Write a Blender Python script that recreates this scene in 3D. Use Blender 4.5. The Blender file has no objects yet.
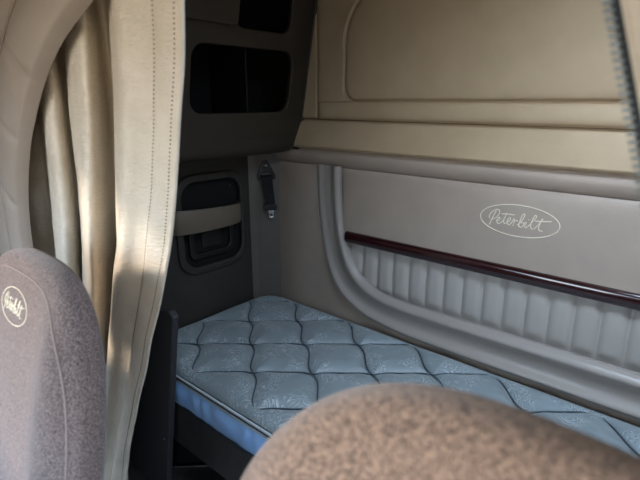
import bpy, bmesh, math, random
import numpy as np
from mathutils import Vector
from mathutils.bvhtree import BVHTree
random.seed(4)
C = bpy.context.scene.collection
PI = math.pi

# ------------------------------------------------------------------ helpers
def srgb(r, g, b):
    f = lambda c: (c/255/12.92) if c/255 <= .04045 else ((c/255+.055)/1.055)**2.4
    return (f(r), f(g), f(b), 1)

def link(o, parent=None):
    C.objects.link(o)
    if parent: o.parent = parent
    return o

def tag(o, label=None, cat=None, group=None, kind=None):
    if label: o['label'] = label
    if cat: o['category'] = cat
    if group: o['group'] = group
    if kind: o['kind'] = kind
    return o

def empty(name, loc, label, cat, group=None):
    o = bpy.data.objects.new(name, None)
    o.location = loc; o.empty_display_size = .05
    link(o); tag(o, label, cat, group)
    return o

def mesh(name, verts, faces, mat, parent=None, smooth=True):
    """verts in world coordinates; parent offset removed"""
    off = Vector(parent.location) if parent else Vector((0, 0, 0))
    if parent and parent.parent: off = off + Vector(parent.parent.location)
    me = bpy.data.meshes.new(name)
    me.from_pydata([(v[0]-off[0], v[1]-off[1], v[2]-off[2]) for v in verts], [], faces)
    me.materials.append(mat)
    if smooth: me.polygons.foreach_set('use_smooth', [True]*len(me.polygons))
    me.update()
    o = bpy.data.objects.new(name, me)
    return link(o, parent)

class MB:
    def __init__(s): s.v = []; s.f = []
    def grid(s, fn, nu, nv, closeu=False, flip=False):
        b = len(s.v)
        for i in range(nu):
            for j in range(nv):
                s.v.append(tuple(fn(i, j)))
        for i in range(nu if closeu else nu-1):
            for j in range(nv-1):
                i2 = (i+1) % nu
                q = (b+i*nv+j, b+i2*nv+j, b+i2*nv+j+1, b+i*nv+j+1)
                s.f.append(q[::-1] if flip else q)
        return s
    def box(s, x0, x1, y0, y1, z0, z1):
        b = len(s.v)
        for x in (x0, x1):
            for y in (y0, y1):
                for z in (z0, z1): s.v.append((x, y, z))
        for q in ((0,1,3,2),(4,6,7,5),(0,4,5,1),(2,3,7,6),(0,2,6,4),(1,5,7,3)):
            s.f.append(tuple(b+k for k in q))
        return s
    def tube(s, pts, r, n=8, closed=False, flat=1.0, nrm=None):
        pts = [Vector(p) for p in pts]
        m = len(pts); b = len(s.v)
        for i, p in enumerate(pts):
            if closed: t = pts[(i+1) % m]-pts[i-1]
            else: t = pts[min(i+1, m-1)]-pts[max(i-1, 0)]
            if t.length < 1e-9: t = Vector((0, 0, 1))
            t.normalize()
            up = Vector(nrm) if nrm is not None else (Vector((0, 0, 1)) if abs(t.z) < .9 else Vector((0, 1, 0)))
            a = t.cross(up)
            if a.length < 1e-6: a = t.cross(Vector((1, 0.1, 0)))
            a.normalize(); c = a.cross(t).normalized()
            rr = r(i/(m-1)) if callable(r) else r
            for k in range(n):
                an = 2*PI*k/n
                s.v.append(tuple(p + a*math.cos(an)*rr + c*math.sin(an)*rr*flat))
        for i in range(m if closed else m-1):
            i2 = (i+1) % m
            for k in range(n):
                k2 = (k+1) % n
                s.f.append((b+i*n+k, b+i*n+k2, b+i2*n+k2, b+i2*n+k))
        if not closed:
            s.f.append(tuple(b+k for k in range(n))[::-1])
            s.f.append(tuple(b+(m-1)*n+k for k in range(n)))
        return s
    def build(s, name, mat, parent=None, smooth=True):
        return mesh(name, s.v, s.f, mat, parent, smooth)

def bevel(o, w, seg=3, angle=.6):
    m = o.modifiers.new('bevel', 'BEVEL'); m.width = w; m.segments = seg
    m.limit_method = 'ANGLE'; m.angle_limit = angle
    return o

def spline(pts, n=12, closed=False):
    """Catmull-Rom through pts of any dimension"""
    P = [np.array(p, float) for p in pts]; out = []
    m = len(P)
    rng = range(m if closed else m-1)
    for i in rng:
        if closed: a, b, c, d = P[i-1], P[i], P[(i+1) % m], P[(i+2) % m]
        else: a, b, c, d = P[max(i-1, 0)], P[i], P[i+1], P[min(i+2, m-1)]
        for k in range(n):
            t = k/n
            out.append(.5*((2*b)+(-a+c)*t+(2*a-5*b+4*c-d)*t*t+(-a+3*b-3*c+d)*t**3))
    if not closed: out.append(P[-1])
    return out

def resample(pts, n):
    P = np.array(pts, float)
    d = np.r_[0, np.cumsum(np.linalg.norm(np.diff(P, axis=0), axis=1))]
    t = np.linspace(0, d[-1], n)
    return np.stack([np.interp(t, d, P[:, k]) for k in range(P.shape[1])], 1)

def rrect(x0, x1, y0, y1, r, n=6):
    out = []
    for cx, cy, a0 in ((x1-r, y1-r, 0), (x0+r, y1-r, 90), (x0+r, y0+r, 180), (x1-r, y0+r, 270)):
        for k in range(n+1):
            a = math.radians(a0+90*k/n)
            out.append((cx+r*math.cos(a), cy+r*math.sin(a)))
    return out

def plate(name, outer, holes, thick, bev, mat, fn, parent=None):
    """flat plate with rounded holes; fn maps (u, v, w) to world"""
    cu = bpy.data.curves.new(name, 'CURVE'); cu.dimensions = '2D'; cu.fill_mode = 'BOTH'
    cu.extrude = thick/2-bev; cu.bevel_depth = bev; cu.bevel_resolution = 3; cu.offset = -bev
    for loop in [outer]+holes:
        sp = cu.splines.new('POLY'); sp.points.add(len(loop)-1); sp.use_cyclic_u = True
        for i, (x, y) in enumerate(loop): sp.points[i].co = (x, y, 0, 1)
    ob = bpy.data.objects.new(name+'_curve', cu); C.objects.link(ob)
    dg = bpy.context.evaluated_depsgraph_get()
    me = bpy.data.meshes.new_from_object(ob.evaluated_get(dg))
    vs = [fn(*v.co) for v in me.vertices]; fs = [tuple(p.vertices) for p in me.polygons]
    bpy.data.objects.remove(ob); bpy.data.curves.remove(cu); bpy.data.meshes.remove(me)
    o = mesh(name, vs, fs, mat, parent, True)
    bm = bmesh.new(); bm.from_mesh(o.data)
    bmesh.ops.remove_doubles(bm, verts=bm.verts, dist=1e-5)
    bmesh.ops.recalc_face_normals(bm, faces=bm.faces)
    bm.to_mesh(o.data); bm.free()
    o.data.polygons.foreach_set('use_smooth', [True]*len(o.data.polygons))
    o.data.set_sharp_from_angle(angle=.7)
    return o

def sstep(a, b, x):
    t = np.clip((x-a)/(b-a), 0, 1); return t*t*(3-2*t)

# ------------------------------------------------------------------ materials
def mat(name, col, rough=.5, col2=None, scale=60, bump=0, bscale=200, metallic=0, spec=.5, sheen=0,
        detail=3, stretch=(1, 1, 1), lo=.4, hi=.6, coat=0, bdist=.002, bstretch=(1, 1, 1)):
    m = bpy.data.materials.new(name); m.use_nodes = True
    nt = m.node_tree; N = nt.nodes; L = nt.links
    p = N['Principled BSDF']
    p.inputs['Base Color'].default_value = col
    p.inputs['Roughness'].default_value = rough
    p.inputs['Metallic'].default_value = metallic
    p.inputs['Specular IOR Level'].default_value = spec
    p.inputs['Sheen Weight'].default_value = sheen
    p.inputs['Coat Weight'].default_value = coat
    p.inputs['Coat Roughness'].default_value = .12
    tc = N.new('ShaderNodeTexCoord')
    if col2:
        mp = N.new('ShaderNodeMapping'); mp.inputs['Scale'].default_value = stretch
        L.new(tc.outputs['Object'], mp.inputs[0])
        n = N.new('ShaderNodeTexNoise'); n.inputs['Scale'].default_value = scale; n.inputs['Detail'].default_value = detail
        L.new(mp.outputs[0], n.inputs[0])
        r = N.new('ShaderNodeValToRGB'); r.color_ramp.elements[0].position = lo; r.color_ramp.elements[1].position = hi
        r.color_ramp.elements[0].color = col; r.color_ramp.elements[1].color = col2
        L.new(n.outputs[0], r.inputs[0]); L.new(r.outputs[0], p.inputs['Base Color'])
    if bump:
        mp = N.new('ShaderNodeMapping'); mp.inputs['Scale'].default_value = bstretch
        L.new(tc.outputs['Object'], mp.inputs[0])
        n = N.new('ShaderNodeTexNoise'); n.inputs['Scale'].default_value = bscale; n.inputs['Detail'].default_value = 4
        L.new(mp.outputs[0], n.inputs[0])
        b = N.new('ShaderNodeBump'); b.inputs['Strength'].default_value = bump; b.inputs['Distance'].default_value = bdist
        L.new(n.outputs[0], b.inputs['Height']); L.new(b.outputs[0], p.inputs['Normal'])
    return m

M = {}
M['upper'] = mat('upper_vinyl', srgb(186, 163, 133), .45, srgb(178, 156, 126), 9, .35, 260, lo=.3, hi=.7)
M['lower'] = mat('lower_vinyl', srgb(170, 154, 140), .38, srgb(162, 147, 134), 9, .35, 260, lo=.3, hi=.7)
M['pleat'] = mat('pleated_vinyl', srgb(170, 163, 155), .38, None, bump=.3, bscale=260)
M['bolster'] = mat('bolster_vinyl', srgb(157, 148, 140), .28, None, bump=.35, bscale=240)
M['side'] = mat('side_panel_plastic', srgb(54, 50, 46), .55, srgb(50, 46, 42), 12, .25, 300, lo=.3, hi=.7)
M['locker'] = mat('locker_plastic', srgb(54, 46, 38), .5, None, bump=.25, bscale=300)
M['shell'] = mat('cab_lining', srgb(120, 109, 96), .7, srgb(114, 103, 91), 14, .3, 200, lo=.3, hi=.7)
M['floor'] = mat('rubber_floor', srgb(38, 36, 35), .7, srgb(30, 29, 28), 30, .4, 150)
M['black'] = mat('black_plastic', srgb(22, 22, 23), .45, None, bump=.15, bscale=200)
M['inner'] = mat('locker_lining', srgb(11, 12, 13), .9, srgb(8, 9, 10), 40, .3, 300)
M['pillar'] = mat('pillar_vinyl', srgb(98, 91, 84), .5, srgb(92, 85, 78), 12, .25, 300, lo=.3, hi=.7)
M['web'] = mat('seatbelt_webbing', srgb(8, 8, 9), .75, None, bump=.5, bscale=500)
M['chrome'] = mat('bright_metal', srgb(205, 205, 205), .25, None, metallic=1, bump=.05, bscale=60)
M['curtain'] = mat('curtain_vinyl', srgb(220, 208, 191), .40, srgb(208, 197, 178), 14, .8, 75, lo=.3, hi=.7, bstretch=(1, 1, 2.6), bdist=.004)
M['thread'] = mat('cream_thread', srgb(232, 224, 200), .6, None, bump=.3, bscale=600)
M['thread_dark'] = mat('tan_thread', srgb(92, 78, 58), .7, None, bump=.3, bscale=600)
M['pad'] = mat('surround_vinyl', srgb(158, 146, 135), .42, srgb(152, 140, 129), 8, .35, 200, lo=.3, hi=.7)
M['cloth'] = mat('seat_cloth', srgb(38, 29, 28), .9, srgb(128, 110, 105), 400, .9, 400, sheen=.25, lo=.38, hi=.66, detail=4)
M['seamgrey'] = mat('seam_grey', srgb(126, 112, 108), .8, None, bump=.3, bscale=500)
M['cloth2'] = mat('near_seat_cloth', srgb(54, 43, 37), .9, srgb(142, 119, 103), 280, .9, 330, sheen=.25, lo=.36, hi=.66, detail=4)
M['panelgrey'] = mat('upright_panel', srgb(46, 46, 48), .5, None, bump=.2, bscale=200)
M['bunk'] = mat('bunk_board', srgb(74, 68, 66), .6, srgb(66, 61, 60), 20, .3, 200)
M['zipteeth'] = mat('zipper_teeth', srgb(110, 116, 116), .35, None, bump=.1, bscale=100, metallic=.4)
M['ziptape'] = mat('zipper_tape', srgb(50, 56, 60), .8, None, bump=.5, bscale=500)
M['wood'] = mat('cherry_wood', srgb(30, 12, 13), 0.14, srgb(62, 26, 26), 30, 0, stretch=(1, 14, 14), lo=.35, hi=.75, coat=1)
M['satin'] = mat('blue_satin', srgb(150, 194, 250), .42, srgb(162, 204, 252), 25, .6, 40, sheen=.3, lo=.3, hi=.7)
M['quilt_shade'] = mat('quilting_groove_shade', srgb(62, 76, 86), .7, None, bump=.4, bscale=500)  # seam thread coloured dark to stand in for shade in the grooves
M['cord'] = mat('cord_white', srgb(186, 194, 196), .6, None, bump=.4, bscale=500)
M['cord_dark'] = mat('cord_slate', srgb(40, 52, 62), .7, None, bump=.4, bscale=500)

def damask():
    m = bpy.data.materials.new('damask_ticking'); m.use_nodes = True
    nt = m.node_tree; N = nt.nodes; L = nt.links; p = N['Principled BSDF']
    p.inputs['Roughness'].default_value = .45; p.inputs['Sheen Weight'].default_value = .3
    tc = N.new('ShaderNodeTexCoord')
    n = N.new('ShaderNodeTexNoise'); n.inputs['Scale'].default_value = 11; n.inputs['Detail'].default_value = 2
    n.inputs['Distortion'].default_value = 1.6
    L.new(tc.outputs['Object'], n.inputs[0])
    # thin contour lines of the noise: sketched brocade figures
    mm = N.new('ShaderNodeMath'); mm.operation = 'MULTIPLY'; mm.inputs[1].default_value = 11
    L.new(n.outputs[0], mm.inputs[0])
    fr = N.new('ShaderNodeMath'); fr.operation = 'PINGPONG'; fr.inputs[1].default_value = .5
    L.new(mm.outputs[0], fr.inputs[0])
    r = N.new('ShaderNodeValToRGB'); r.color_ramp.elements[0].position = .0; r.color_ramp.elements[1].position = .14
    r.color_ramp.elements[0].color = (1, 1, 1, 1); r.color_ramp.elements[1].color = (0, 0, 0, 1)
    L.new(fr.outputs[0], r.inputs[0])
    n2 = N.new('ShaderNodeTexNoise'); n2.inputs['Scale'].default_value = 9
    L.new(tc.outputs['Object'], n2.inputs[0])
    r2 = N.new('ShaderNodeValToRGB'); r2.color_ramp.elements[0].position = .45; r2.color_ramp.elements[1].position = .56
    L.new(n2.outputs[0], r2.inputs[0])
    mul = N.new('ShaderNodeMath'); mul.operation = 'MULTIPLY'
    L.new(r.outputs[0], mul.inputs[0]); L.new(r2.outputs[0], mul.inputs[1])
    mx = N.new('ShaderNodeMix'); mx.data_type = 'RGBA'
    mx.inputs[6].default_value = srgb(128, 139, 142); mx.inputs[7].default_value = srgb(190, 200, 203)
    L.new(mul.outputs[0], mx.inputs[0]); L.new(mx.outputs[2], p.inputs['Base Color'])
    n3 = N.new('ShaderNodeTexNoise'); n3.inputs['Scale'].default_value = 70; n3.inputs['Detail'].default_value = 3
    L.new(tc.outputs['Object'], n3.inputs[0])
    add = N.new('ShaderNodeMath'); add.operation = 'ADD'
    L.new(n3.outputs[0], add.inputs[0]); L.new(mul.outputs[0], add.inputs[1])
    b = N.new('ShaderNodeBump'); b.inputs['Strength'].default_value = .45; b.inputs['Distance'].default_value = .003
    L.new(add.outputs[0], b.inputs['Height']); L.new(b.outputs[0], p.inputs['Normal'])
    return m
M['damask'] = damask()

# ------------------------------------------------------------------ the shell of the cab
XL, XR, YB, YF, ZT = -1.86, .50, 1.80, -1.25, 2.25
def struct(name, mb, m, smooth=False):
    o = mb.build(name, m, None, smooth); o['kind'] = 'structure'; return o
t = .06
struct('floor', MB().box(XL-t, XR+t, YF-t, YB+t, -t, 0), M['floor'])
w = MB(); SX0, SX1, SY0, SY1 = -.28, .42, .70, 1.12     # roof hatch opening
w.box(XL-t, SX0, YF-t, YB+t, ZT, ZT+t); w.box(SX1, XR+t, YF-t, YB+t, ZT, ZT+t)
w.box(SX0, SX1, YF-t, SY0, ZT, ZT+t); w.box(SX0, SX1, SY1, YB+t, ZT, ZT+t)
struct('ceiling', w, M['shell'])
struct('wall_back', MB().box(XL-t, XR+t, YB, YB+t, 0, ZT), M['side'])
# far side wall, window of the far door
w = MB(); y0, y1, z0, z1 = -.95, -.12, 1.10, 1.62
w.box(XL-t, XL, YF, y0, 0, ZT); w.box(XL-t, XL, y1, YB, 0, ZT)
w.box(XL-t, XL, y0, y1, 0, z0); w.box(XL-t, XL, y0, y1, z1, ZT)
struct('wall_left', w, M['side'])
# near side wall, the open door
w = MB(); y0, y1, z0, z1 = -.95, -.20, .25, 1.62
w.box(XR, XR+t, YF, y0, 0, ZT); w.box(XR, XR+t, y1, YB, 0, ZT)
w.box(XR, XR+t, y0, y1, 0, z0); w.box(XR, XR+t, y0, y1, z1, ZT)
struct('wall_right', w, M['side'])
w = MB()
w.box(XL, XR, YF-t, YF, 0, 1.02); w.box(XL, XR, YF-t, YF, 1.90, ZT)
w.box(XL, XL+.08, YF-t, YF, 1.02, 1.90); w.box(XR-.08, XR, YF-t, YF, 1.02, 1.90)
struct('wall_front', w, M['black'])

# ------------------------------------------------------------------ back wall upholstery, upper
Y0 = 1.72
up = empty('wall_cushion', (-.55, Y0, 1.33), 'tan vinyl padded panel with raised rounded cushion, upper half of back wall', 'wall cushion')
def nonuni(a, b, step, specials, fine=.0025, rad=.02):
    xs = set(np.round(np.arange(a, b+1e-6, step), 5))
    for s in specials:
        xs |= set(np.round(np.arange(max(a, s-rad), min(b, s+rad)+1e-6, fine), 5))
    return sorted(xs)
def groove(d, w=.006): return np.exp(-(d/w)**2)
def upper_depth(x, z):
    d = 0.012
    # outer frame seam at X=-1.49 and Z=1.465
    if z < 1.465:
        k = (1.465-z)/.135
        d = .012 + .030*math.sin(min(1, k*1.02)*PI/2) if k < .86 else .012+.030*math.sqrt(max(0, 1-((k-.86)/.14)**2))
        d -= .012*groove(1.465-z, .010)
    else:
        dz = z-1.465; dx = x+1.49
        side = abs(dx)
        if dx > 0:
            d = .012+.010*(1-math.exp(-min(dx, dz)/.012))
            if z < 1.543:   # rolled strip under the cushion
                tt = (z-1.465)/.078
                d = .012+.016*math.sin(PI*min(1, .15+tt*.85))*min(1, dx/.03)
        d -= .008*groove(dx, .005) + .012*groove(dz, .006)
        # raised cushion, rounded rectangle
        cx0, cx1, cz0, cz1 = -1.325, .80, 1.545, 1.985; r = .065 if z < 1.7 else .21
        qx = max(cx0+r-x, x-(cx1-r), 0); qz = max(cz0+r-z, z-(cz1-r), 0)
        inside = max(cx0+r-x, x-(cx1-r)); insz = max(cz0+r-z, z-(cz1-r))
        sd = r-(math.hypot(qx, qz) if (qx > 0 or qz > 0) else max(inside, insz)) 
        if sd > 0: d = max(d, .020) + .012*(1-math.exp(-sd/.018)) - .013*groove(sd, .005)
        else: d = d - .006*groove(sd, .008)
    return d
xs = nonuni(-1.64, .49, .02, [-1.49, -1.325]); xs = sorted(set(xs) | set(np.round(np.arange(-1.34, -1.08, .006), 5)))
zs = nonuni(1.33, 2.24, .016, [1.333, 1.465, 1.545], .0025, .018); zs = sorted(set(zs) | set(np.round(np.arange(1.53, 1.66, .006), 5)) | set(np.round(np.arange(1.74, 2.01, .006), 5)))
g = MB()
g.grid(lambda i, j: (xs[i], Y0-upper_depth(xs[i], zs[j]), zs[j]), len(xs), len(zs), flip=False)
zz = [1.33, 1.33]
g.grid(lambda i, j: (xs[i], Y0-upper_depth(xs[i], zs[0]) + (.0 if j == 1 else .09), zs[0]), len(xs), 2)
g.build('cushioned_skin', M['upper'], up)
# stitched seam lines
s = MB()
s.tube([(-1.49, Y0-.006, z) for z in np.linspace(1.467, 2.22, 30)], .0016, 6)
s.tube([(x, Y0-.006, 1.466) for x in np.linspace(-1.62, .48, 60)], .0016, 6)
s.build('seam_thread', M['thread_dark'], up)

# ------------------------------------------------------------------ back wall upholstery, lower
lo = empty('wall_cushion', (-.55, Y0, .45), 'grey-taupe vinyl padded panel with wood trim strip, lower half of back wall above mattress', 'wall cushion')
# header roll under the overhang
zr = np.linspace(1.240, 1.345, 22)
g = MB().grid(lambda i, j: (np.linspace(-1.76, .49, 60)[i],
      Y0+.004-.028*math.sin(PI*np.clip((zr[j]-1.252)/.10, 0, 1))**.7 + (.02 if j == 0 else 0), zr[j]), 60, 22)
g.build('header_roll', M['lower'], lo)
# left field
xf = np.linspace(-1.752, -1.05, 50); zf = np.linspace(.45, 1.256, 60)
def leftfield(i, j):
    x = xf[i]; z = zf[j]
    ox = float(np.interp(z, [.50, .545, .56, .58, .655, .78, 1.02, 1.26], [-.9, -.95, -1.06, -1.20, -1.34, -1.425, -1.482, -1.497]))
    if x > ox+.035: return (x, Y0 + .014, z)
    return (x, Y0 + .0 - .010*(1-math.exp(-(1.256-z)/.012)) - .010*math.sin(PI*np.clip((x+1.75)/.25, 0, 1)), z)
g = MB().grid(leftfield, 50, 60); 
g.grid(lambda i, j: (np.linspace(-1.752, .49, 40)[i], Y0-.012, np.linspace(.40, .60, 6)[j]), 40, 6)
g.build('side_pad', M['lower'], lo)
# main pad
xm = nonuni(-1.37, .49, .03, [-1.345]); zm = nonuni(.93, 1.257, .012, [1.255])
def mainpad(i, j):
    x = xm[i]; z = zm[j]
    return (x, Y0-.004-.014*(1-math.exp(-max(0, x+1.345)/.014))*(1-math.exp(-max(0, 1.257-z)/.010)), z)
MB().grid(mainpad, len(xm), len(zm)).build('main_pad', M['lower'], lo)
# pleated insert
xp = np.arange(-1.34, .49, .004); zp = np.linspace(.66, .93, 24); PS = .0815
def pleat(i, j):
    x = xp[i]; z = zp[j]
    u = ((x+1.059)/PS) % 1.0
    d = .015*(1-abs(2*u-1)**3.2)
    d *= float(sstep(.70, .735, z))*.85+.15
    d *= 1-.5*float(sstep(.90, .93, z))
    return (x, Y0+.008-d-.004*math.exp(-((z-.80)/.08)**2), z)
MB().grid(pleat, len(xp), len(zp)).build('pleated_insert', M['pleat'], lo)
# curved bolster: ribbon between an inner and an outer edge
inner = spline([(-1.348, 1.262), (-1.342, 1.10), (-1.312, .94), (-1.245, .800), (-1.14, .728), (-1.015, .705), (-.82, .700), (-.3, .700), (.49, .700)], 14)
outer = spline([(-1.497, 1.262), (-1.482, 1.02), (-1.425, .780), (-1.34, .655), (-1.20, .580), (-1.02, .549), (-.80, .541), (-.3, .540), (.49, .540)], 14)
K = 26
def bol(i, j):
    a = inner[i]; b = outer[i]; t = j/(K-1)
    p = a*(1-t)+b*t
    lowpart = float(sstep(1.15, .72, a[1]))
    # raised roll on the inner side, shallow hollow, second roll near the mattress
    h = .032*math.exp(-((t-.15)/.17)**2) + (.018+.010*lowpart)*math.exp(-((t-.86)/.14)**2) + .012*math.sin(PI*t)
    if t < .04: h *= t/.04*.8+.2
    if t > .97: h *= (1-t)/.03
    return (p[0], Y0-.006-h*(.55+.45*lowpart), p[1])
g = MB().grid(bol, len(inner), K, flip=True)
g.build('curved_bolster', M['bolster'], lo)
s = MB().tube([(p[0], Y0-.012, p[1]) for p in outer[:90]], .003, 8)
s.build('welt', M['bolster'], lo)
s = MB().tube([(p[0], Y0-.011, p[1]) for p in inner[:110]], .003, 8)
s.build('welt', M['bolster'], lo)
# wood trim
prof = [(0, -.029), (-.010, -.029), (-.017, -.025), (-.021, -.015), (-.022, 0), (-.021, .012), (-.017, .021), (-.010, .025), (0, .025)]
xt = [-1.308, -1.306, -1.302] + list(np.linspace(-1.29, .49, 30))
def tr(i, j):
    k = .82 if i == 0 else (.95 if i == 1 else 1)
    return (xt[i], Y0-.012+prof[j][0]*k, .945+prof[j][1]*k)
g = MB().grid(tr, len(xt), len(prof)); g.f.append(tuple(range(len(prof))))
tag(g.build('wood_trim', M['wood'], lo), 'dark cherry wood strip with glossy finish')

# script emblem, stitched
STROKES = [
 [(165,145),(163,128),(178,108),(200,97),(216,104),(214,124),(198,142),(180,150)],
 [(198,104),(186,130),(176,155),(168,178)],
 [(204,160),(220,152),(223,140),(212,143),(206,160),(218,172),(238,160),(252,128),(256,116)],
 [(252,128),(244,160),(251,172),(264,166)],
 [(228,121),(262,122),(298,127)],
 [(264,166),(278,152),(277,141),(266,148),(263,168),(276,178),(288,165),(297,146),(300,156),(295,184)],
 [(296,178),(301,160),(310,154),(318,160)],
 [(318,178),(330,168),(344,146),(351,130),(347,121),(339,128),(330,155),(324,186)],
 [(326,184),(338,190),(350,178),(349,166),(336,168)],
 [(350,172),(362,164),(356,184),(364,191),(378,180),(400,152),(410,136),(402,130),(392,150),(386,182),(394,198),(410,192),(428,168),(441,146)],
 [(441,146),(428,182),(430,203),(448,208)],
 [(404,157),(446,160),(486,159)],
 [(371,149),(374,152)],
]
def emblem_uv(x, y):
    return ((x-320)/207*.137, -(y-158-(x-320)*.14)/81*.0565)
def emblem(fn, parent, name, r, m):
    s = MB()
    s.tube([fn(.137*math.cos(a), .0565*math.sin(a)) for a in np.linspace(0, 2*PI, 64, endpoint=False)], r, 6, closed=True)
    for st in STROKES:
        uv = [emblem_uv(*p) for p in st]
        s.tube([fn(*p) for p in spline(uv, 6)], r*.95, 6)
    o = s.build(name, m, parent); return o
tag(emblem(lambda u, v: (-.544+u, Y0-.0185, 1.140+v), lo, 'embroidered_logo', .0019, M['thread']), 'cream stitched oval reading Peterbilt')

# ------------------------------------------------------------------ mattress
mt = empty('mattress', (-.65, 1.3, .36), 'blue-grey quilted mattress with blue satin side lying on the bunk', 'mattress')
MX0, MX1, MY0, MY1 = -1.815, .46, .897, 1.681
CR = {(-1, 1): .13, (-1, -1): .07, (1, 1): .07, (1, -1): .07}
def clampround(x, y):
    sx = -1 if x < (MX0+MX1)/2 else 1; sy = -1 if y < (MY0+MY1)/2 else 1
    r = CR[(sx, sy)]
    cx = MX0+r if sx < 0 else MX1-r; cy = MY0+r if sy < 0 else MY1-r
    dx = (x-cx)*sx; dy = (y-cy)*sy
    if dx > 0 and dy > 0:
        d = math.hypot(dx, dy)
        if d > r: dx *= r/d; dy *= r/d; d = r
        return cx+dx*sx, cy+dy*sy, r-d
    return x, y, min(r-dx if dx > -9 else 9, r-dy)
P_ = .352; A_ = .0735
def seam_y(k, x):
    t = ((x+1.258+(P_/2 if k % 2 else 0))/P_+.5) % 1.0      # 0 trough, .5 peak
    if t < .5:
        u = t*2; T = -1+2*u+.24*math.sin(PI*u)+.05*math.sin(3*PI*u)
    else:
        u = (t-.5)*2; T = 1-2*u+.16*math.sin(2*PI*u)
    return 1.2875+k*2*A_+A_*T
def quilt(x, y):
    # ogee quilting: mirrored wavy seams that touch at every half period
    best = 9
    k0 = (y-1.2875)/(2*A_)
    for k in (math.floor(k0), math.floor(k0)+1, math.floor(k0)-1, math.floor(k0)+2):
        yk = seam_y(k, x)
        best = min(best, max(0, abs(y-yk)*.80-.0025))
    return best
nx, ny = 640, 230
gx = np.linspace(MX0, MX1, nx); gy = np.linspace(MY0, MY1, ny)
from mathutils import noise
def mtop(i, j):
    x, y, e = clampround(gx[i], gy[j])
    q = quilt(x, y)
    h = .009*(1-math.exp(-(q/.009)))+.018*(1-math.exp(-(q/.030)))+.007*min(1, q/.06)
    h += .0028*noise.noise(Vector((x*26, y*26, 0)))*min(1, q/.02)
    drop = 0
    if e < .035: drop = .030*(1-math.sqrt(max(0, 1-(1-max(e, 0)/.035)**2)))
    h = h*float(sstep(.01, .07, e)) + .014*float(1-sstep(.01, .07, e))
    sag = .008*noise.noise(Vector((x*2.2, y*2.2, 3)))
    return (x, y, .530+h-drop+sag*float(sstep(0, .1, e)))
MB().grid(mtop, nx, ny).build('quilted_top', M['damask'], mt)
sm_ = MB()
for k in range(-4, 5):
    run = []
    for x in np.arange(MX0+.02, MX1-.02, .004):
        y = seam_y(k, x)
        if MY0+.03 < y < MY1-.03 and clampround(x, y)[2] > .03:
            run.append((x, y, (.5385)+.008*noise.noise(Vector((x*2.2, y*2.2, 3)))))
        else:
            if len(run) > 3: sm_.tube(run, .0021, 6)
            run = []
    if len(run) > 3: sm_.tube(run, .0021, 6)
tag(sm_.build('quilting_seam_shade', M['quilt_shade'], mt), kind='stuff')  # dark lines along the seams, painting the shade of the quilting grooves
per = []
for cx, cy, r, a0 in ((MX1-.07, MY1-.07, .07, 0), (MX0+.13, MY1-.13, .13, 90), (MX0+.07, MY0+.07, .07, 180), (MX1-.07, MY0+.07, .07, 270)):
    for k in range(9):
        a = math.radians(a0+90*k/8); per.append((cx+r*math.cos(a), cy+r*math.sin(a)))
per.append(per[0]); per = resample(per, 420)[:-1]
cen = np.array([(MX0+MX1)/2, (MY0+MY1)/2])
nrm = []
for i in range(len(per)):
    tt = per[(i+1) % len(per)]-per[i-1]; tt /= np.linalg.norm(tt); nrm.append(np.array([tt[1], -tt[0]]))
def ring(off, z, wob=0, f=1.0):
    return [(per[i][0]+nrm[i][0]*off, per[i][1]+nrm[i][1]*off, z+wob*math.sin(i*.55)*math.sin(i*.13)) for i in range(len(per))]
s = MB().tube(ring(.002, .504), .0055, 8, closed=True); s.build('piping', M['cord'], mt)
s = MB().tube(ring(.000, .494), .0050, 8, closed=True); tag(s.build('piping', M['cord_dark'], mt), 'dark strip painted in as the shaded gap between two piping cords')  # dark ring gives the gap between the white cords its shade by colour
s = MB().tube(ring(.002, .484), .0050, 8, closed=True); s.build('piping', M['cord'], mt)
rows = [(-.004, .498), (.000, .480), (.007, .465), (.011, .435), (.010, .405), (.004, .382), (-.002, .372), (-.006, .362)]
def band(i, j):
    o, z = rows[j]
    wv = .0035*math.sin(i*.9+math.sin(i*.31)*2)*(1 if 1 < j < 6 else .3)
    return (per[i][0]+nrm[i][0]*(o+wv), per[i][1]+nrm[i][1]*(o+wv), z)
g = MB().grid(band, len(per), len(rows), closeu=True); g.f.append(tuple(i*len(rows)+len(rows)-1 for i in range(len(per))))
tag(g.build('side_band', M['satin'], mt), 'bright blue satin border')
s = MB().tube(ring(.003, .371, .005), .0045, 8, closed=True); tag(s.build('piping', M['cord_dark'], mt), 'dark wavy piping along the bottom edge')

# bunk
bk = empty('bunk_base', (-.65, 1.3, 0), 'dark brown-grey bunk base board under the mattress', 'bunk')
bevel(MB().box(-1.84, .47, .925, .95, .125, .345).build('front_board', M['bunk'], bk, False), .004)
bevel(MB().box(-1.84, .47, .93, 1.72, .337, .358).build('deck', M['bunk'], bk, False), .003)
for x in (-1.83, .0, .44):
    MB().box(x, x+.02, 1.1, 1.72, 0, .337).build('support', M['bunk'], bk, False)
tb = empty('storage_box', (-1.5, 1.2, 0), 'black low storage box with bright metal strip under the bunk', 'box')
bevel(MB().box(-1.79, -.9, 1.06, 1.5, .0, .085).build('body', M['black'], tb, False), .008)
MB().box(-1.79, -.9, 1.050, 1.0605, .07, .078).build('metal_strip', M['chrome'], tb, False)
for x in (-1.62, -1.36): bevel(MB().box(x-.02, x+.02, 1.045, 1.06, .028, .05).build('latch', M['chrome'], tb, False), .003)

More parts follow.
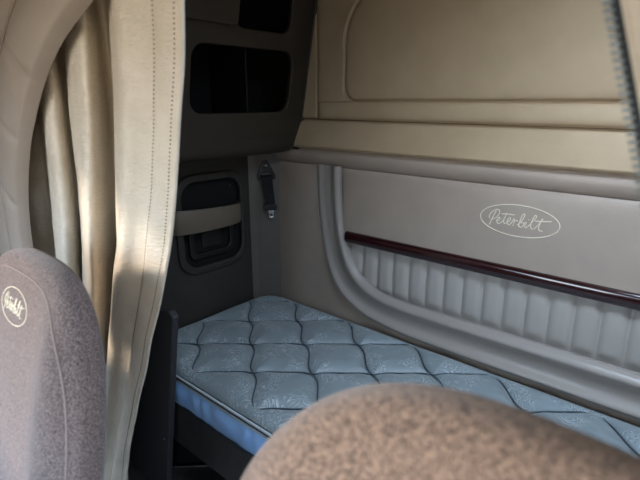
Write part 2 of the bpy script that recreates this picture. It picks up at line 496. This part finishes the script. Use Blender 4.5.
fs = empty('floor_strip', (-1.56, .965, 0), 'thin bright metal strip on the dark floor below the bunk board', 'metal strip')
g = MB(); a_s = Vector((-1.64, .885)); b_s = Vector((-1.48, 1.035)); n_s = Vector((-.68, .73))*.006
for z in (0.001, .012):
    for p in (a_s-n_s, b_s-n_s, b_s+n_s, a_s+n_s): g.v.append((p.x, p.y, z))
g.f += [(3,2,1,0), (4,5,6,7), (0,1,5,4), (1,2,6,5), (2,3,7,6), (3,0,4,7)]
bevel(g.build('strip', M['chrome'], fs, False), .002)

# upright panel beside the bunk
pn = empty('upright_panel', (-1.5, .80, 0), 'dark grey upright panel standing between curtain and mattress end', 'panel')
g = MB()
pts = [(-1.80, 0), (-1.505, 0), (-1.33, .85), (-1.355, .868), (-1.80, .80)]
for y in (.79, .815):
    for (x, z) in pts: g.v.append((x, y, z))
g.f += [(0,1,2,3,4), (9,8,7,6,5)] + [(k, k+5, (k+1) % 5+5, (k+1) % 5) for k in range(5)]
bevel(g.build('board', M['panelgrey'], pn, False), .006)
s = MB()
s.grid(lambda i, j: (-1.468+.006*math.cos(2*PI*i/12)*(1-j/3), .788-.002*math.sin(PI/2*j/3), .300+.006*math.sin(2*PI*i/12)*(1-j/3)), 12, 4, closeu=True)
s.build('screw', M['chrome'], pn)

# ------------------------------------------------------------------ far side: inner wall, corner pillar, pocket, lockers
XS = -1.83
def sidefn(u, v, w): return (XS-.012+w, u, v)
oval = rrect(1.155, 1.53, .775, 1.215, .09, 8)
wl = plate('trim_2', [(.70, .40), (1.60, .40), (1.60, 1.32), (.70, 1.32)], [oval], .024, .004, M['side'], sidefn)
wl['kind'] = 'structure'
# corner pillar (chamfer from side wall to back wall)
g = MB()
cp = spline([(XS+.001, 1.575), (XS+.02, 1.60), (-1.80, 1.63), (-1.775, 1.67), (-1.752, 1.705), (-1.748, 1.722), (-1.75, 1.745)], 5)
g.grid(lambda i, j: (cp[i][0], cp[i][1], [.40, .8, 1.1, 1.34][j]), len(cp), 4)
g.grid(lambda i, j: (cp[i][0]-.02, cp[i][1]+.02, [.40, .8, 1.1, 1.34][j]), len(cp), 4, flip=True)
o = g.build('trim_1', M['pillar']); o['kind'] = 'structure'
# pocket
pk = empty('storage_pocket', (XS, 1.34, .77), 'dark recessed storage pocket with beige lip set in the side wall above mattress end', 'pocket')
ringo = rrect(1.140, 1.545, .760, 1.230, .10, 8); ringi = rrect(1.175, 1.51, .795, 1.195, .075, 8)
plate('frame', ringo, [ringi], .022, .008, M['side'], lambda u, v, w: (XS+.004+w, u, v), pk)
g = MB(); loop = rrect(1.155, 1.53, .775, 1.215, .09, 8)
g.grid(lambda i, j: (XS-.004 if j == 0 else XS-.025, loop[i][0], loop[i][1]), len(loop), 2, closeu=True)
b0 = len(g.v); g.v += [(XS-.025, u, v) for u, v in loop]; g.f.append(tuple(range(b0, b0+len(loop))))
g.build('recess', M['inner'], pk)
plate('inner_tray', rrect(1.21, 1.475, .825, .985, .04, 6), [rrect(1.24, 1.445, .855, .985-.02, .025, 6)], .018, .005, M['black'], lambda u, v, w: (XS-.012+w, u, v), pk)
plate('inner_plate', rrect(1.285, 1.40, .87, .95, .015, 5), [], .010, .003, M['black'], lambda u, v, w: (XS-.018+w, u, v), pk)
# lip: bowed strip standing out from the recess
lp = spline([(1.10, .0), (1.14, .05), (1.25, .072), (1.37, .072), (1.46, .055), (1.500, .02), (1.508, -.01)], 6)
def lip(i, j, off=0):
    zt = 1.088-(lp[i][0]-1.12)*.05; zb = .978
    z = [zb, zb+.006, (zb+zt)/2, zt-.006, zt][j]; bo = [-.004, 0, .002, 0, -.004][j]
    return (XS+lp[i][1]+bo-off, lp[i][0], z)
g = MB().grid(lambda i, j: lip(i, j), len(lp), 5).grid(lambda i, j: lip(i, j, .010), len(lp), 5, flip=True)
g.grid(lambda i, j: lip(i, 4, .010*j), len(lp), 2).grid(lambda i, j: lip(i, 0, .010*(1-j)), len(lp), 2)
M['lip'] = mat('pocket_lip_vinyl', srgb(112, 101, 87), .45, None, bump=.3, bscale=240)
tag(g.build('lip', M['lip'], pk), 'beige vinyl covered lip')
s = MB()
for (y, z) in ((1.205, .84), (1.47, 1.15)):
    s = MB().grid(lambda i, j: (XS-.018+.006*math.sin(PI/2*j/3), y+.007*math.cos(2*PI*i/10)*(1-j/3), z+.007*math.sin(2*PI*i/10)*(1-j/3)), 10, 4, closeu=True)
    s.build('screw', M['black'], pk)

# overhead locker
def lean(z): return -1.61+(z-1.33)*.19
lk = empty('overhead_locker', (-1.7, 1.30, 1.31), 'brown-grey overhead locker with two dark openings high on the side wall', 'locker')
def lockfn(u, v, w): return (lean(v)-.012+w, u, v)
hole1 = rrect(1.085, 1.605, 1.500, 1.748, .055, 7)
hole2 = rrect(1.272, 1.567, 1.815, 2.16, .045, 7)
outer_l = [(.80, 1.385)] + [(1.705-.05+.05*math.sin(a), 1.385+.0*a) for a in (0,)] + [(1.712, 1.385), (1.712, 2.24), (.80, 2.24)]
plate('face', [(.80, 1.385), (1.712, 1.385), (1.712, 2.24), (.80, 2.24)], [hole1, hole2], .024, .006, M['locker'], lockfn, lk)
# rounded underside roll
ur = [(lean(1.388)-.000, 1.388), (lean(1.36)+.000, 1.362), (-1.612, 1.340), (-1.628, 1.322), (-1.65, 1.312), (-1.70, 1.306), (-1.78, 1.304), (-1.852, 1.304)]
ur = spline(ur, 5); yu = [.80, 1.0, 1.3, 1.55, 1.63, 1.66, 1.68, 1.695, 1.706, 1.712]
def under(i, j):
    k = max(0, (yu[j]-1.63)/.082); return (ur[i][0], yu[j], ur[i][1]+.050*(1-math.sqrt(max(0, 1-k*k)))*(1-i/len(ur)))
MB().grid(under, len(ur), len(yu)).build('underside', M['locker'], lk)
# box behind the face
g = MB()
g.box(-1.855, -1.845, .80, 1.712, 1.31, 2.24)
g.box(-1.85, -1.55, .80, .81, 1.39, 2.24); g.box(-1.85, -1.6, 1.70, 1.712, 1.32, 2.24)
g.box(-1.85, -1.60, .81, 1.70, 1.46, 1.472); g.box(-1.85, -1.57, .81, 1.70, 1.775, 1.787); g.box(-1.85, -1.53, .81, 1.70, 2.2, 2.22)
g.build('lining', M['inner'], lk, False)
# door of the upper shelf, standing a little proud
dr = plate('door', rrect(.88, 1.268, 1.815, 2.17, .02, 5), [], .022, .006, M['locker'], lambda u, v, w: (lean(v)+.018+w, u, v), lk)
# stored dark things glimpsed in the opening: divider
MB().box(-1.84, -1.60, 1.385, 1.393, 1.472, 1.775).build('divider', M['black'], lk, False)
# end piece between locker and back wall
g = MB().grid(lambda i, j: ((lean(z_ := [1.39, 1.43, 1.7, 2.0, 2.24][j])) + [-.01, .0, .006, .0, -.01][i], [1.700, 1.703, 1.712, 1.722, 1.726][i], z_), 5, 5)
g.build('edge_roll', M['locker'], lk)

# ------------------------------------------------------------------ seat belt
sb = empty('seat_belt', (-1.76, 1.64, 1.0), 'black seat belt strap with metal tongue hanging on the corner pillar', 'seat belt')
nx_, ny_ = .83, -.55     # pillar outward normal
tx_, ty_ = .55, .83      # along pillar
def bp(a, o, z): return (-1.789+tx_*a+nx_*o, 1.652+ty_*a+ny_*o, z)
def lug(pts, o0, o1, m, name, holes=[]):
    return plate(name, pts, holes, o1-o0, min(.002, (o1-o0)/3), m, lambda u, v, w: bp(u, (o0+o1)/2+w, v), sb)
lug([(-.016, 1.250), (-.008, 1.262), (.008, 1.262), (.016, 1.250), (.050, 1.185), (.046, 1.165), (-.040, 1.165), (-.045, 1.185)], .010, .018, M['black'], 'anchor_plate', [[(-.028, 1.185), (.032, 1.185), (.022, 1.200), (-.018, 1.200)]])
s = MB(); s.grid(lambda i, j: bp(.012*math.cos(2*PI*i/14)*(1-(j/4)), .018+.008*math.sin(PI/2*j/4), 1.236+.012*math.sin(2*PI*i/14)*(1-(j/4))), 14, 5, closeu=True)
s.build('bolt', M['chrome'], sb)
path = spline([(0, .020, 1.188), (0, .033, 1.182), (.002, .036, 1.16), (.010, .030, 1.10), (.016, .030, 1.05), (.018, .030, 1.026)], 6)
g = MB()
def web(i, j, off=0): p = path[i]; h = .030-.006*(i/len(path)); return bp(p[0]+(-h, -h*.5, 0, h*.5, h)[j], p[1]-off, p[2])
g.grid(lambda i, j: web(i, j), len(path), 5).grid(lambda i, j: web(i, j, .006), len(path), 5, flip=True)
g.grid(lambda i, j: web(i, 0, .006*(1-j)), len(path), 2).grid(lambda i, j: web(i, 4, .006*j), len(path), 2)
g.build('webbing', M['web'], sb)
lug(rrect(-.018, .050, 1.010, 1.040, .010, 5), .020, .036, M['black'], 'loop_cover')
lug(rrect(.000, .038, .998, 1.014, .003, 3), .026, .031, M['chrome'], 'tongue')
lug(rrect(.007, .034, .966, 1.000, .011, 5), .0265, .0305, M['chrome'], 'tongue_tip', [rrect(.014, .027, .976, .990, .004, 4)])

# ------------------------------------------------------------------ curtains
def plan_fn(ctrl, n=10):
    p = spline(ctrl, n); return p
def redge(z):    # free edge of the far curtain
    zs_ = [-.1, .10, .30, .47, .87, 1.244, 1.55, 1.73, 2.1, 2.3]; xs_ = [-1.50, -1.46, -1.385, -1.306, -1.112, -.938, -.851, -.825, -.80, -.79]
    return float(np.interp(z, zs_, xs_))
def smooth_edge(z): return sum(redge(z+d) for d in (-.12, -.08, -.04, 0, .04, .08, .12))/7
ctrl = [(-.05, .56), (0, .55), (.06, .56), (.10, .59), (.14, .60), (.23, .575), (0.3216, 0.545), (0.4071, 0.535), (0.4217, 0.555), (0.3601, 0.6), (0.3173, 0.64), (0.3727, 0.62), (0.4373, 0.58), (0.5355, 0.548), (0.6149, 0.532), (0.6462, 0.54), (0.6232, 0.57), (0.5804, 0.605), (0.5397, 0.64), (0.5449, 0.66), (0.6075, 0.64), (0.6765, 0.59), (0.7474, .562), (.79, .543), (.83, .540), (.865, .556), (.90, .566), (.9239, .562), (.928, .5585), (.9625, .562), (1.0, .572)]
pl = spline(ctrl, 10)
zc = np.linspace(.05, 2.22, 130)
def fold(i, j):
    g_, y = pl[i][0], pl[i][1]; z = zc[j]
    R = smooth_edge(z); Lx = -1.80
    x = Lx+(R-Lx)*g_
    a = 1+.25*(1.4-z)
    a = max(.55, min(1.5, a))
    yy = .58+(y-.58)*a
    x += .010*math.sin(z*3.1+g_*9)*(1-g_)
    yy += .006*noise.noise(Vector((g_*7, z*3.0, 0))) + .0035*noise.noise(Vector((g_*16, z*9.0, 5)))
    # creases low on the gathered cloth
    low = float(sstep(.75, .2, z)); yy -= .03*low*math.sin(g_*9+1)
    return (x, yy, z)
ct = empty('curtain', (-1.3, .58, 0), 'beige vinyl curtain pleated behind far seat with stitched free edge', 'curtain', None)
n1 = len(pl)
g = MB().grid(fold, n1, len(zc))
o = g.build('curtain_cloth', M['curtain'], ct)
sd = o.modifiers.new('thick', 'SOLIDIFY'); sd.thickness = .0025; sd.offset = 1
# edge piping and stitching
def at_g(gv, z):
    i = min(range(n1), key=lambda k: abs(pl[k][0]-gv)+(0 if k > n1*.8 else 9)); k = int(np.argmin(abs(zc-z)))
    return fold(i, k)
MB().tube([(fold(n1-1, j)[0], fold(n1-1, j)[1]-.001, zc[j]) for j in range(len(zc))], .0045, 8).build('edge_piping', M['curtain'], ct)
s = MB()
iS = min(range(int(n1*.8), n1), key=lambda k: abs(pl[k][0]-.908)); iE = min(range(int(n1*.8), n1), key=lambda k: abs(pl[k][0]-.985))
for idx in (iS, iE):
    pts = resample([(a[0], a[1]-.0030, a[2]) for a in (fold(idx, j) for j in range(len(zc)))], 520)
    s = MB()
    for k in range(0, 518, 2):
        s.tube([pts[k], pts[k]*.4+pts[k+1]*.6], .0016, 5)
    s.build('stitching', M['thread_dark'], ct)

# near curtain with zipper
def nedge(z): return float(np.interp(z, [0, .6, 1.2, 1.48, 1.64, 1.8, 2.25], [.24, .15, .012, -.074, -.126, -.176, -.25]))
def nsm(z): return sum(nedge(z+d) for d in (-.1, -.05, 0, .05, .1))/5
nc = empty('curtain', (.25, .58, 0), 'beige vinyl curtain with grey zipper edge hanging at the near side', 'curtain')
nctrl = [(0, .578), (.12, .575), (.24, .56), (.36, .545), (.46, .56), (.54, .61), (.60, .60), (.68, .55), (.78, .56), (.88, .61), (1, .57)]
npl = spline(nctrl, 8)
def nfold(i, j):
    z = zc[j]; e = nsm(z)+.015; return (e+(.47-e)*npl[i][0], npl[i][1]+.004*noise.noise(Vector((npl[i][0]*9, z*4, 2))), z)
g = MB().grid(nfold, len(npl), len(zc))
o = g.build('curtain_cloth', M['curtain'], nc)
sd = o.modifiers.new('thick', 'SOLIDIFY'); sd.thickness = .003; sd.offset = 1
MB().tube([(nfold(0, j)[0]+.001, nfold(0, j)[1]-.001, zc[j]) for j in range(len(zc))], .0035, 8).build('edge_piping', M['curtain'], nc)
tape = [(nsm(z)+.004, .578, z) for z in zc]
g = MB()
g.grid(lambda i, j: (tape[j][0]+[0, .0135][i], .5765, zc[j]), 2, len(zc)); g.grid(lambda i, j: (tape[j][0]+[0, .0135][i], .5795, zc[j]), 2, len(zc), flip=True)
g.grid(lambda i, j: (tape[j][0], [.5795, .5765][i], zc[j]), 2, len(zc))
g.build('zipper_tape', M['ziptape'], nc, False)
g = MB()
z = .08
while z < 2.2:
    x = nsm(z); g.box(x-.003, x+.007, .573, .583, z, z+.0042); z += .0078
bevel(g.build('zipper_teeth', M['zipteeth'], nc, False), .0008, 1)

# ------------------------------------------------------------------ padded surround of the sleeper opening
sr = empty('padded_surround', (-1.5, .46, 0), 'taupe vinyl padded arch around the far side of the sleeper opening', 'surround')
inn_pts = [(.42, 1.93), (0, 1.925), (-.45, 1.90), (-.80, 1.84), (-1.03, 1.745), (-1.165, 1.694), (-1.27, 1.640), (-1.362, 1.573), (-1.45, 1.49), (-1.512, 1.42), (-1.572, 1.32), (-1.61, 1.22), (-1.63, 1.10), (-1.64, .8), (-1.645, .4), (-1.645, .05)]
inn = spline(inn_pts, 10)
mid = spline([(.42, 2.05), (0, 2.05), (-.5, 2.02), (-.87, 1.95), (-1.13, 1.88), (-1.29, 1.83), (-1.42, 1.77), (-1.53, 1.70), (-1.61, 1.62), (-1.68, 1.52), (-1.72, 1.42), (-1.745, 1.32), (-1.755, 1.2), (-1.76, .8), (-1.76, .4), (-1.76, .05)], 10)
out = spline([(.42, 2.24), (0, 2.24), (-.6, 2.24), (-1.10, 2.24), (-1.45, 2.24), (-1.62, 2.24), (-1.72, 2.20), (-1.80, 2.13), (-1.85, 2.03), (-1.85, 1.9), (-1.85, 1.7), (-1.85, 1.5), (-1.85, 1.2), (-1.85, .8), (-1.85, .4), (-1.85, .05)], 10)
YS = .495
def sur1(i, j):
    t_ = j/15; p = inn[i]*(1-t_)+mid[i]*t_
    h = .032*math.sin(PI*min(1, .03+t_*.97))**.62
    if j == 0: return (p[0]-.004, YS+.012, p[1])
    # pinched creases across the roll
    cre = sum(math.exp(-((i-c)/1.1)**2) for c in (68, 88, 109))*.012
    return (p[0], YS-h+cre*math.sin(PI*t_), p[1])
MB().grid(sur1, len(inn), 16).build('inner_roll', M['pad'], sr)
def sur2(i, j):
    t_ = j/12; p = mid[i]*(1-t_)+out[i]*t_
    h = .028*math.sin(PI*min(1, .08+t_*.6))**.6
    return (p[0], YS-h, p[1])
MB().grid(sur2, len(mid), 13).build('outer_pad', M['pad'], sr)
MB().tube([(p[0], YS-.008, p[1]) for p in mid], .003, 6).build('seam_cord', M['pad'], sr)

# ------------------------------------------------------------------ seats
def make_seat(cx, n_, a_, ytop, m, label, logo=None, dz=0):
    st = empty('truck_seat', (cx, ytop-.35, 0), label, 'seat', None)
    zc_, bt, bb = .84+dz, .435, .40
    NT, NP = 150, 64
    def shape(th, ph, sc=1.0):
        ct_, st_ = math.cos(th), math.sin(th)
        ox = a_*np.sign(ct_)*abs(ct_)**(2/n_); oz = (bt if st_ > 0 else bb)*np.sign(st_)*abs(st_)**(2/n_)
        cp_, sp_ = math.cos(ph), math.sin(ph)
        rho = abs(cp_)**(2/3.6); d = np.sign(sp_)*abs(sp_)**(2/3.6)
        x = ox*rho; z = oz*rho
        nxn = abs(x)/a_
        dep = .052
        y = d*dep
        if d < 0:   # front: side bolsters stand forward, centre hollow
            y -= (.030*math.exp(-((nxn-.72)/.20)**2) - .004)*min(1, (1-rho)*8+.2)*(1 if rho < .985 else .2)*-d
        zz_ = zc_+z
        y += (zz_-1.1)*.21 - max(0, .75-zz_)*.2
        return (cx+x, ytop+y-.052, zz_)
    g = MB()
    # th around, ph front(-pi/2) to back(pi/2)
    phs = [-PI/2*math.cos(PI*k/(NP-1)) for k in range(NP)]
    g.grid(lambda i, j: shape(2*PI*i/NT, phs[j]), NT, NP, closeu=True, flip=True)
    br = g.build('backrest', m, st)
    # side welt
    if n_ > 2.8: MB().tube([shape(2*PI*i/NT, -.5) for i in range(NT)], .0022, 6, closed=True).build('seam_thread', M['seamgrey'], br)
    tree = BVHTree.FromPolygons([Vector(v) for v in g.v], g.f)
    if logo:
        lx, lz, sc = logo
        def onseat(u, v):
            h = tree.ray_cast(Vector((lx+u*sc, -2, lz+v*sc*1.25)), Vector((0, 1, 0)))
            p = h[0] if h[0] else Vector((lx, ytop, lz)); return (p.x, p.y-.0008, p.z)
        tag(emblem(onseat, br, 'embroidered_logo', .0009, M['thread']), 'pale stitched oval reading Peterbilt')
    # cushion and pedestal
    def cush(i, j):
        th = 2*PI*i/64; ph = phs[j*2] if j*2 < NP else phs[-1]
        c_, s_ = math.cos(th), math.sin(th); rho = abs(math.cos(ph))**.5; d = np.sign(math.sin(ph))*abs(math.sin(ph))**.5
        return (cx+.27*np.sign(c_)*abs(c_)**.55*rho, ytop-.40+.27*np.sign(s_)*abs(s_)**.55*rho, .50+.075*d)
    MB().grid(cush, 64, NP//2, closeu=True).build('seat_cushion', m, st)
    bevel(MB().box(cx-.17, cx+.17, ytop-.58, ytop-.22, 0, .43).build('pedestal', M['black'], st, False), .03)
    return st
make_seat(-1.10, 3.0, .305, .375, M['cloth'], 'grey-mauve cloth truck seat in front of far curtain with oval logo', logo=(-1.105, 1.13, .52), dz=-.045)
make_seat(-.068, 2.4, .365, .375, M['cloth2'], 'brown speckled cloth truck seat nearest the camera, blurred', dz=.024)

# ------------------------------------------------------------------ light
w = bpy.data.worlds.new('sky'); bpy.context.scene.world = w; w.use_nodes = True
wn = w.node_tree.nodes; wl_ = w.node_tree.links; bg = wn['Background']
tcw = wn.new('ShaderNodeTexCoord'); sx_ = wn.new('ShaderNodeSeparateXYZ'); rw = wn.new('ShaderNodeValToRGB')
wl_.new(tcw.outputs['Generated'], sx_.inputs[0]); wl_.new(sx_.outputs[2], rw.inputs[0]); wl_.new(rw.outputs[0], bg.inputs[0])
e = rw.color_ramp.elements
e[0].position = 0.0; e[0].color = (.30, .25, .18, 1)
e[1].position = .02; e[1].color = (.90, .95, 1.0, 1)
e2 = e.new(.25); e2.color = (.62, .80, 1.0, 1)
e3 = e.new(.9); e3.color = (3.0, 3.75, 4.8, 1)
bg.inputs[1].default_value = 6.0
def portal(name, loc, rot, sx, sy):
    l = bpy.data.lights.new(name, 'AREA'); l.shape = 'RECTANGLE'; l.size = sx; l.size_y = sy
    l.cycles.is_portal = True
    o = bpy.data.objects.new(name, l); o.location = loc; o.rotation_euler = rot; C.objects.link(o)
portal('windshield_daylight', ((XL+XR)/2, YF-.02, 1.46), (PI/2, 0, 0), 2.2, .88)
portal('near_door_daylight', (XR+.03, -.575, .935), (0, PI/2, 0), 1.37, .75)
portal('far_window_daylight', (XL-.03, -.535, 1.36), (0, -PI/2, 0), .52, .83)
portal('roof_hatch_daylight', ((SX0+SX1)/2, (SY0+SY1)/2, ZT+.03), (0, 0, 0), SX1-SX0, SY1-SY0)
sun = bpy.data.lights.new('sun', 'SUN'); sun.energy = 3.2; sun.angle = .10; sun.color = (1, .84, .68)
so = bpy.data.objects.new('sun', sun); C.objects.link(so)
d = Vector((1.0, 1.19, -.42)); so.rotation_euler = d.to_track_quat('-Z', 'Y').to_euler()

# ------------------------------------------------------------------ camera
cam = bpy.data.cameras.new('camera'); cam.sensor_width = 36; cam.lens = 27; cam.clip_start = .02
co = bpy.data.objects.new('camera', cam); C.objects.link(co)
co.location = (0, 0, 1.55)
co.rotation_euler = (PI/2-math.atan(140/480), 0, math.atan2(431, 500))
cam.dof.use_dof = True; cam.dof.focus_distance = 1.8; cam.dof.aperture_fstop = 3.2
sc = bpy.context.scene; sc.camera = co
sc.view_settings.view_transform = 'Standard'; sc.view_settings.look = 'None'
sc.view_settings.exposure = 0.5; sc.view_settings.gamma = 1
